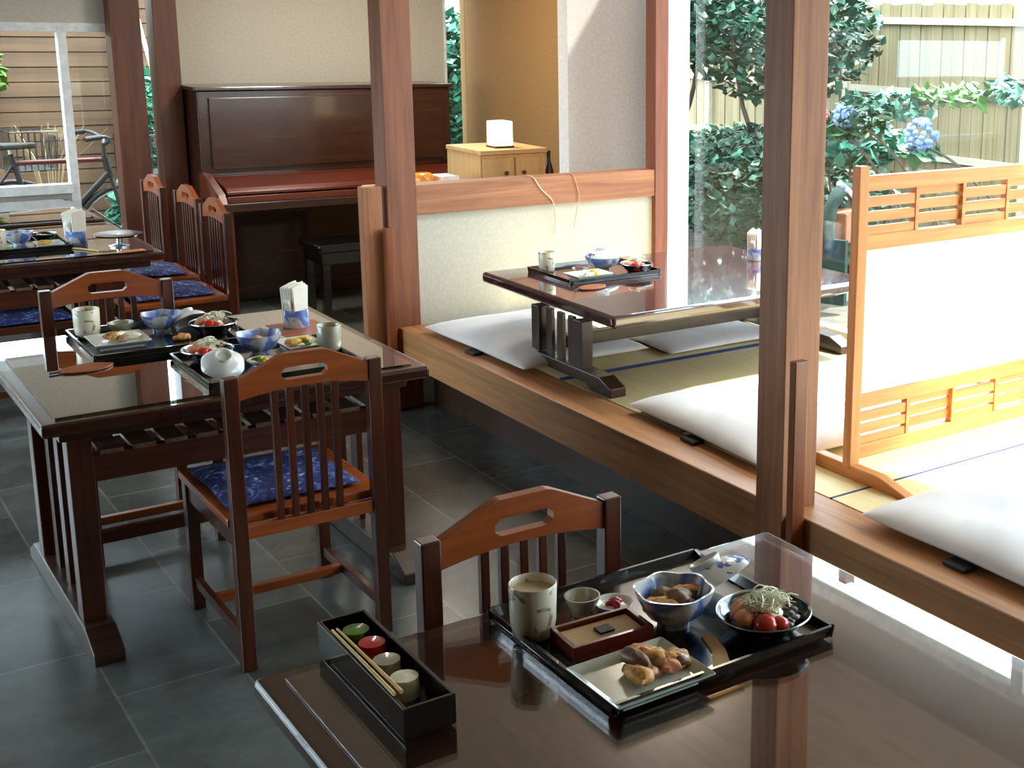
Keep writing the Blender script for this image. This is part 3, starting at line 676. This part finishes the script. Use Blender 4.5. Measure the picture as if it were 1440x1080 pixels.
def set_mid_b():
    z = GR; tray('black lacquer tray at the front of the middle table, partly behind the chair back', 1.232, 3.965, GZ, .47, .42)
    salad_plate('dark bowl of yellow salad at the left of the front tray on the middle table', 1.088, 4.085, z, .078, 'lacq')
    salad('yellow onion and tomato salad on the front tray of the middle table', 1.088, 4.085, z+.014, .066, 41, False)
    lid('white cone-like bowl lid at the front left corner of the middle table tray', 1.075, 3.885, z+.034, .062, (.55,-.2,.2), 'ceramw')
    flower_bowl('white flower-shaped bowl with orange food on the middle table', 1.245, 4.085, z, .070, .066)
    food_heap('orange_simmered_food', 'orange simmered food in the white flower-shaped bowl', 'food', 1.245, 4.085, z+.03, ['orange','fried'], 7, .03, .015, 44)
    rect_plate('rectangular plate of golden fish at the right of the middle table', 1.372, 4.08, z, .12, .15, 0, 'ceramw')
    food_heap('grilled_fish', 'golden grilled fish on the rectangular plate behind the chair rail', 'food', 1.372, 4.08, z+.010, ['egg','fried','leafy'], 8, .038, .015, 47, ('egg_piece','fish_piece','leaf'))
    teacup('pale green-grey teacup at the right end of the middle table', 1.432, 3.975, z, .9, 'grey_c')
    small_dish('small white dish of mixed pickles behind the chair top rail', 1.205, 3.935, z, .045, .018, 'ceramw', 'pickle_dish')
    food_heap('mixed_pickles', 'green and red pickles on the small white dish of the middle table', 'food', 1.205, 3.935, z+.012, ['leafy','egg','pickle'], 8, .02, .010, 49, ('green_pickle','yellow_pickle','red_pickle'))
    small_dish('small dark dish beside the golden fish plate', 1.300, 3.965, z, .034, .016, 'lacq', 'sauce_dish')
set_mid_a(); set_mid_b()
napkin_holder('blue ceramic pot of white paper napkins at the far right corner of the middle table', 1.475, 4.405, GZ, 1.12)
tag(MB().box(-.085,.085,-.11,.11,0,.003).build('paper_placemat', M['leafwood'], loc=(1.475,4.37,GZ-.0025)), 'reddish-brown square mat under the napkin pot on the middle table', 'mat')
coaster('brown leaf-shaped wooden coaster on the glass of the middle table', .765, 4.205, GZ, 1.0, .15)

# low-table setting
LZ = .7105; LR = LZ+.006
tray('black lacquer tray on the low tatami table', 2.79, 4.575, LZ, .44, .36)
teacup('grey and white teacup on the tray of the low tatami table', 2.625, 4.685, LR, .85, 'cup')
rect_plate('white rectangular plate at the front of the low tatami table tray', 2.70, 4.475, LR, .17, .12, 0, 'ceramw')
food_heap('omelette_and_greens', 'egg and greens on the rectangular plate of the low table', 'food', 2.70, 4.475, LR+.010, ['onion','egg','leafy'], 8, .04, .013, 61, ('omelette_slice','egg_piece','leaf'))
small_dish('small dish of red pickle on the low table tray', 2.735, 4.60, LR, .034, .018, 'ceramw', 'pickle_dish')
food_heap('pickled_plum', 'dark red pickles on the small dish of the low table', 'food', 2.735, 4.60, LR+.012, ['pickle','mush'], 4, .012, .011, 63)
flower_bowl('blue and white covered bowl in the middle of the low table tray', 2.845, 4.60, LR, .074, .055)
lid('blue-patterned white lid resting on the bowl of the low table', 2.845, 4.60, LR+.057, .070, (0,0,.4), 'ceram')
salad_plate('dark bowl of salad at the window end of the low table tray', 2.935, 4.475, LR, .068)
salad('pale salad with tomato on the low tatami table', 2.935, 4.475, LR+.014, .058, 66, False)
coaster('brown leaf-shaped coaster on the low tatami table', 2.62, 4.315, LZ, .85, .15)
napkin_holder('white napkin pot at the window end of the low table, beside the pillar', 3.555, 4.45, LZ, 1.0)

# far-table setting
tray('black lacquer tray at the near end of the far table', .97, 6.62, GZ, .40, .34)
teacup('cream teacup on the tray at the left edge of the photo', .885, 6.56, GR, .9)
flower_bowl('grey-blue bowl on the tray of the far table', .985, 6.66, GR, .062, .06)
food_heap('rice', 'pale food in the grey-blue bowl of the far table', 'food', .985, 6.66, GR+.03, ['onion','mush'], 6, .03, .015, 71)
rect_plate('yellowish plate on the right of the far tray', 1.085, 6.53, GR, .11, .13, 0, 'ceramw')
food_heap('tempura', 'golden food on the yellowish plate of the far tray', 'food', 1.085, 6.53, GR+.01, ['egg','fried'], 6, .03, .015, 73)
salad_plate('small dark dish of orange food behind the plate of the far tray', 1.095, 6.70, GR, .055)
food_heap('orange_garnish', 'orange and white food in the small dark dish of the far tray', 'food', 1.095, 6.70, GR+.014, ['orange','onion'], 6, .022, .015, 75)
chopsticks('chopsticks in pale paper lying right of the far tray', 1.20, 6.40, GZ, .55, .2)
napkin_holder('blue-based pot of cream paper napkins on the far table', 1.205, 6.56, GZ, 1.2)
ds = thing('footed_dish', 'dark flat dish on a short stem at the near right corner of the far table', 'dish', (1.355, 6.42, GZ))
MB().lathe([(0,.045),(.02,.045),(.10,.052),(.105,.060),(.10,.060),(.02,.053),(0,.053)], 36).build('dish', M['lacq'], ds, smooth=True)
MB().lathe([(0,0),(.045,0),(.045,.005),(.014,.012),(.012,.046),(0,.046)], 24).build('stem', M['silver'], ds, smooth=True)
tag(MB().box(-.055,.055,-.022,.022,0,.004).build('paper_slip', M['ham'], loc=(1.37,6.255,GZ), rot=(0,0,.1)), 'small pink and white paper slip at the edge of the far table', 'paper')

# ------------------------------------------------------------------ outdoors
def leaves(c, R, n, s, seed=0, long=1.6):
    rnd = random.Random(seed); b = MB()
    for i in range(n):
        while True:
            p = Vector((rnd.uniform(-1,1), rnd.uniform(-1,1), rnd.uniform(-1,1)))
            if p.length < 1: break
        p = Vector((p.x*R[0], p.y*R[1], p.z*R[2])) + Vector(c)
        d = Vector((rnd.uniform(-1,1), rnd.uniform(-1,1), rnd.uniform(-.8,.5))).normalized(); q = d.cross(Vector((rnd.uniform(-.5,.5),rnd.uniform(-.5,.5),1))).normalized(); u = d.cross(q)
        L = s*rnd.uniform(.7,1.3); w = L/long/2
        b.add([p-d*L/2, p+q*w+u*w*.2, p+d*L/2, p-q*w+u*w*.2], [(0,1,2,3)])
    return b
def tree(name, label, x, y, h, crown, n, s, mat, seed, trunk=.04, forks=3, cat='tree', z0=-.06, group=None):
    t = thing(name, label, cat, (x,y,z0), group=group); rnd = random.Random(seed)
    b = MB()
    cz = crown[2]
    for k in range(forks):
        a = k*2.2+seed; e = (math.cos(a)*crown[3]*.6, math.sin(a)*crown[4]*.6, cz+crown[5]*.4)
        b.tube(curve_pts([(math.cos(a)*trunk*.6, math.sin(a)*trunk*.6, 0),(e[0]*.25+.03*math.sin(k), e[1]*.25, h*.4),(e[0]*.7,e[1]*.7,h*.7),e],4), [trunk*(1-.75*i/12) for i in range(13)], 7)
    b.build('trunk', M['bark'], t, smooth=True)
    leaves((crown[0],crown[1],cz), crown[3:6], n, s, seed).build('foliage', M[mat], t)
    return t
tree('garden_tree', 'dark blue-green garden tree framed between window post and front pillar', 7.1, 8.6, 1.6, (0,0,1.75,.85,.9,.62), 3000, .11, 'leafA', 3)
tree('garden_tree', 'leafy tree close behind the white window frame', 6.6, 9.6, 1.8, (0,0,1.95,.7,.8,.6), 2200, .12, 'leafB', 5)
tree('round_shrub', 'dense low shrub under the garden tree beyond the low table', 6.7, 8.2, .5, (0,0,.50,.85,1.25,.52), 4200, .10, 'leafA', 8, .02, 3, 'shrub')
tree('round_shrub', 'mid green shrub at the foot of the plank fence left of the front pillar', 7.4, 9.6, .5, (0,0,.45,.6,.9,.45), 2000, .10, 'leafB', 9, .02, 3, 'shrub')
tree('broadleaf_bush', 'bush with aqua leaves just right of the front pillar', 6.2, 6.7, .9, (0,0,1.02,.35,.45,.2), 420, .12, 'leafD', 12, .02, 3, 'shrub')
# overhanging maple branch
br = thing('maple_branch', 'long overhanging branch with green leaf sprays above the lattice screen', 'branch', (0,0,0))
bp = curve_pts([(5.6,3.2,2.5),(5.55,3.9,1.9),(5.5,4.5,1.52),(5.45,4.75,1.38),(5.4,5.2,1.33),(5.3,5.8,1.18)],6)
MB().tube(bp, [.03*(1-.8*i/(len(bp)-1))+.004 for i in range(len(bp))], 7).build('limb', M['bark'], br, smooth=True)
for i,(c,R,n,m) in enumerate([((5.35,5.45,1.30),(.25,.35,.09),190,'leafD'),((5.3,5.75,1.16),(.2,.3,.10),150,'leafB'),((5.5,4.55,1.42),(.3,.40,.08),190,'leafD'),((5.45,4.15,1.28),(.2,.25,.13),120,'leafA'),((5.4,5.0,1.38),(.25,.3,.06),120,'leafC'),((5.5,4.0,1.75),(.3,.5,.12),130,'leafC')]):
    leaves(c, R, n, .10, 20+i, 2.2).build('leaf_spray', M[m], br)
def flowers(label, x, y, z, mat, seed, r=.09):
    t = thing('hydrangea', label, 'flower', (x,y,z)); rnd = random.Random(seed)
    b = MB()
    for i in range(70):
        a = rnd.uniform(0,6.28); u = rnd.uniform(-1,1); q = math.sqrt(1-u*u)
        b.blob((q*math.cos(a)*r, q*math.sin(a)*r, u*r), .018, i, 0, .3)
    b.build('flower_head', M[mat], t, smooth=True)
    MB().tube(curve_pts([(.1,-.9,-z-.06),(.08,-.75,-z*.5),(.03,-.3,-r*2),(0,0,-r*.6)]), .008, 6).build('stem', M['bark'], t)
    leaves((0,0,-r*1.3),(r*1.6,r*1.6,r*.5),26,.11,seed).build('leaf', M['leafB'], t)
    return t
flowers('pink flower head in the garden right beside the front pillar', 5.2, 5.93, 1.20, 'hydp', 1, .06)
flowers('pale blue flower head hanging between fence and lattice screen', 5.2, 5.68, 1.22, 'hydb', 2, .065)
flowers('pale blue flower cluster above the lattice screen top rail', 5.2, 5.05, 1.16, 'hydb', 3, .085)
# garden plank fence, parallel to the window wall
def plank_fence(label, x, y0, y1, z1, step, mat, rails, rmat, name='plank_fence'):
    t = thing(name, label, 'fence', (x, 0, 0)); b = MB(); y = y0; k = 0
    while y < y1:
        b.box(-.012+.006*(k%2), .012+.006*(k%2), y, y+step*.93, -.06, z1+.01*math.sin(k*2.3)); y += step; k += 1
    b.box(.013,.02,y0,y,-.06,z1-.02).build('plank_panel', M[mat], t)
    for z in rails: MB().box(-.05,-.012, y0, y1, z-.03, z+.03).build('rail', M[rmat], t)
    for yy in [y0 + i*(y1-y0)/5 for i in range(6)]: MB().box(-.06,.0, yy, yy+.07, -.06, z1+.06).build('fence_post', M['bambp'], t)
    return t
plank_fence('pale vertical plank fence with white rails beyond the right windows', 8.4, 2.5, 13.5, 1.95, .13, 'bamb', (.62,1.18,1.8), 'bambp')
hr = thing('hose_reel', 'dark green garden hose reel seen between pillar and screen', 'hose reel', (5.6, 6.1, .06), .4)
MB().tube([(math.cos(a)*.24, .0, .42+math.sin(a)*.24) for a in [2*PI*i/24 for i in range(25)]], .045, 8).build('coiled_hose', M['hose'], hr, smooth=True)
MB().tube([(math.cos(a)*.15, .07, .42+math.sin(a)*.15) for a in [2*PI*i/24 for i in range(25)]], .03, 8).build('inner_coil', M['hose'], hr, smooth=True)
MB().box(-.13,.13,-.08,.08,.32,.52).build('drum', M['terra'], hr, bevel=.01)
MB().tube([(-.2,-.05,.72),(-.1,-.08,.66),(-.02,-.1,.58)], [.02,.016,.012], 8).build('nozzle', M['ceramb'], hr, smooth=True)
for s in (-1,1): MB().box(s*.2-.02,s*.2+.02,-.12,.12,-.06,.36).build('stand', M['hose'], hr)
# back fence and plants (left window and gaps)
bf = thing('board_fence', 'brown horizontal board fence behind the bicycles', 'fence', (0, 11.4, 0))
b = MB(); z = -.06; k = 0
while z < 1.95: b.box(-3.5, 4.2, -.012+.006*(k%2), .012, z, z+.105); z += .115; k += 1
b.box(-3.5,4.2,.013,.02,-.06,1.95).build('board_panel', M['brownf'], bf)
for xx in (-3,-1.2,.6,1.55,2.45,3.6): MB().box(xx,xx+.08,-.06,-.01,-.06,2.0).build('fence_post', M['brownf'], bf)
tree('leafy_plant', 'bright green plant behind the bicycles in the top left corner', 1.25, 10.6, 1.0, (0,0,1.38,.35,.3,.28), 700, .12, 'leafC', 31, .02, 3, 'plant')
tree('leafy_plant', 'low green plant at the foot of the back pillar outside', 2.30, 10.2, .5, (0,0,.30,.22,.3,.36), 500, .10, 'leafD', 33, .015, 3, 'plant')
tree('leafy_plant', 'pale green plant showing between the two back pillars', 2.62, 10.9, .9, (0,0,.80,.25,.3,.6), 700, .10, 'leafD', 35, .02, 3, 'plant')
tree('leafy_plant', 'aqua green bush outside the narrow window by the brown wall', 5.1, 10.6, 1.0, (0,0,1.15,.6,.5,.75), 2400, .14, 'leafD', 37, .02, 3, 'plant')
tag(MB().tube(curve_pts([(2.30,9.9,1.9),(2.40,9.85,1.3),(2.52,9.8,.75),(2.6,9.8,-.06)]), .014, 7).build('bamboo_pole', M['bambp'], smooth=True), 'pale leaning bamboo pole outside between the two back pillars', 'pole')
gr = thing('dry_grass', 'arching pale dry grass behind the bicycles', 'plant', (1.85, 10.85, -.06)); gr['kind'] = 'thing'; b = MB(); rnd = random.Random(4)
for i in range(16):
    a = rnd.uniform(0,6.28); R = rnd.uniform(.2,.5); b.tube([(0,0,.1),(math.cos(a)*R*.4,math.sin(a)*R*.4,.7),(math.cos(a)*R,math.sin(a)*R,.95)], [.006,.004,.002], 4)
b.build('blade', M['bamb'], gr); 

def bicycle(label, x, y, rz, red=True, s=1.0):
    t = thing('bicycle', label, 'bicycle', (x,y,-.06), rz)
    R = .33
    for wx in (-.52,.52):
        w = MB().tube([(wx+math.cos(a)*R, 0, R+math.sin(a)*R) for a in [2*PI*i/32 for i in range(33)]], .018, 8, False).build('tyre', M['black'], t, smooth=True)
        sp = MB().tube([(wx+math.cos(a)*(R-.022), 0, R+math.sin(a)*(R-.022)) for a in [2*PI*i/32 for i in range(33)]], .009, 6, False)
        for i in range(18): a = 2*PI*i/18; sp.tube([(wx,.02*(-1)**i,R),(wx+math.cos(a)*(R-.02),0,R+math.sin(a)*(R-.02))], .0015, 4)
        sp.tube([(wx,-.04,R),(wx,.04,R)], .018, 8); sp.build('rim_and_spokes', M['chrome'], w, smooth=True)
    head = (.40,0,.86); headb = (.43,0,.72); seat = (-.13,0,.84); bb = (0-.02,0,.30)
    m1 = M['bikered' if red else 'bikeblk']
    MB().tube([seat,(head[0],0,.84)], .017).build('top_tube', m1, t, smooth=True)
    MB().tube([bb,(headb[0],0,.76)], .021).build('down_tube', M['bikeblk'], t, smooth=True)
    MB().tube([bb,(-.15,0,.90)], .017).build('seat_tube', M['bikeblk'], t, smooth=True)
    MB().tube([bb,(-.52,.05,R)], .010).tube([bb,(-.52,-.05,R)], .010).tube([seat,(-.52,.05,R)], .009).tube([seat,(-.52,-.05,R)], .009).build('rear_stays', M['bikeblk'], t, smooth=True)
    MB().tube([head,headb], .022).tube([headb,(.52,.05,R)], .012).tube([headb,(.52,-.05,R)], .012).build('fork', M['bikeblk'], t, smooth=True)
    h = MB().tube(curve_pts([(.24,-.27,1.0),(.36,-.24,1.01),(.42,-.10,.97),(.40,0,.94),(.42,.10,.97),(.36,.24,1.01),(.24,.27,1.0)]), .012).tube([head,(.40,0,.95)], .014).build('handlebar', M['bikeblk'], t, smooth=True)
    for s_ in (-1,1): MB().tube([(.24,s_*.27,1.0),(.34,s_*.25,1.01)], .018).build('grip', M['black'], h, smooth=True)
    MB().prism([(-.32,-.07),(-.32,.07),(-.20,.07),(-.05,.02),(.0,.015),(.0,-.015),(-.05,-.02),(-.20,-.07)], 'z', .93, .97).build('saddle', M['black'], t, bevel=.012)
    MB().tube([(-.15,0,.88),(-.155,0,.935)], .013).build('seat_post', M['chrome'], t, smooth=True)
    MB().tube([(bb[0]+math.cos(a)*.09, .03, bb[2]+math.sin(a)*.09) for a in [2*PI*i/20 for i in range(21)]], .006, 6).tube([bb,(bb[0]+.1,.06,bb[2]-.13)],.009).tube([bb,(bb[0]-.1,-.06,bb[2]+.13)],.009).build('crank', M['chrome'], t, smooth=True)
    bk = MB()
    for i in range(9):
        u = -.15+i*.0375; bk.tube([(.50,u,.74),(.50,u,1.0)], .003, 4).tube([(.78,u,.74),(.80,u,1.0)], .003, 4).tube([(.50,u,.74),(.78,u,.74)], .003, 4)
    for i in range(8):
        u = .50+i*.04; bk.tube([(u,-.15,.74),(u,-.15,1.0)], .003, 4).tube([(u,.15,.74),(u,.15,1.0)], .003, 4)
    bk.tube([(.50,-.15,1.0),(.80,-.15,1.0),(.80,.15,1.0),(.50,.15,1.0),(.50,-.15,1.0)], .006, 5).build('basket', M['bikeblk'], t)
    return t
bicycle('bicycle with a dark red top tube parked outside the left window', 1.55, 9.45, 0, True)
bicycle('black bicycle cut by the left edge, parked behind the dark red one', .95, 9.95, .12, False)

# ------------------------------------------------------------------ camera
R3 = [[0.7844078810523994, -0.6199578632901924, 0.018881840152480598], [-0.11748926951800459, -0.1784080921109162, -0.9769169996563006], [0.6090160487959332, 0.7640829800577957, -0.21278310998523275]]
FPX, CX, CY = 1807.211, 1058.888, 426.864
cd = bpy.data.cameras.new('camera'); co = bpy.data.objects.new('camera', cd); COL.objects.link(co)
r, d, fw = [Vector(q) for q in R3]
mw = Matrix((r, -d, -fw)).transposed().to_4x4(); mw.translation = (0, 0, CAM_H); co.matrix_world = mw
cd.sensor_fit = 'HORIZONTAL'; cd.sensor_width = 36; cd.lens = FPX/1440*36
cd.shift_x = (720-CX)/1440; cd.shift_y = (CY-540)/1440
cd.clip_start = .05; cd.clip_end = 200
SC.camera = co

# ------------------------------------------------------------------ light
w = bpy.data.worlds.new('sky'); SC.world = w; w.use_nodes = True
bg = w.node_tree.nodes['Background']; bg.inputs[0].default_value = (.74,.88,1,1); bg.inputs[1].default_value = 5.0
sd = bpy.data.lights.new('sun', 'SUN'); sd.energy = 9; sd.angle = .04; sd.color = (1,.95,.86)
so = bpy.data.objects.new('sun', sd); COL.objects.link(so)
so.rotation_euler = Vector((-.50,.10,-.86)).to_track_quat('-Z','Y').to_euler()
def portal(x, y, z, sx, sy, rot, name):
    l = bpy.data.lights.new(name, 'AREA'); l.shape = 'RECTANGLE'; l.size = sx; l.size_y = sy
    l.cycles.is_portal = True
    o = bpy.data.objects.new(name, l); COL.objects.link(o); o.location = (x,y,z); o.rotation_euler = rot
portal(WX+.12, 2.35, 1.25, 1.8, 6.0, (0, PI/2, 0), 'daylight_portal')
portal(-.2, BY+.12, .9, 3.8, 1.7, (-PI/2, 0, 0), 'daylight_portal')
portal(-2.22, 6.35, 1.15, 2.1, 4.1, (0, -PI/2, 0), 'daylight_portal')
def fill_lamp(label, x, y, e):  # added fixture above the view, brightens the bay and the back room
    t = thing('fill_lamp', label, 'lamp', (x,y,2.5))
    MB().box(-.22,.22,-.22,.22,-.10,-.015).build('diffuser', M['lamp'], t, bevel=.01)
    MB().box(-.235,.235,-.235,.235,-.015,0).build('frame', M['palex'], t)
    l = bpy.data.lights.new('fill_light', 'AREA'); l.size = .4; l.energy = e; l.color = (1,.93,.82)
    o = bpy.data.objects.new('fill_light', l); COL.objects.link(o); o.location = (0,0,-.12); o.parent = t
fill_lamp('added square fill lamp on the ceiling over the low table of the tatami bay', 3.0, 4.3, 9)
fill_lamp('added square fill lamp on the ceiling over the back room behind the low wall', 3.0, 7.0, 20)
SC.view_settings.view_transform = 'Standard'; SC.view_settings.look = 'None'; SC.view_settings.gamma = 1
SC.view_settings.use_curve_mapping = False; SC.view_settings.exposure = 0.95
SC.cycles.max_bounces = 10; SC.cycles.transparent_max_bounces = 16; SC.cycles.use_denoising = True
SC.cycles.sample_clamp_indirect = 6; SC.cycles.caustics_reflective = False; SC.cycles.caustics_refractive = False
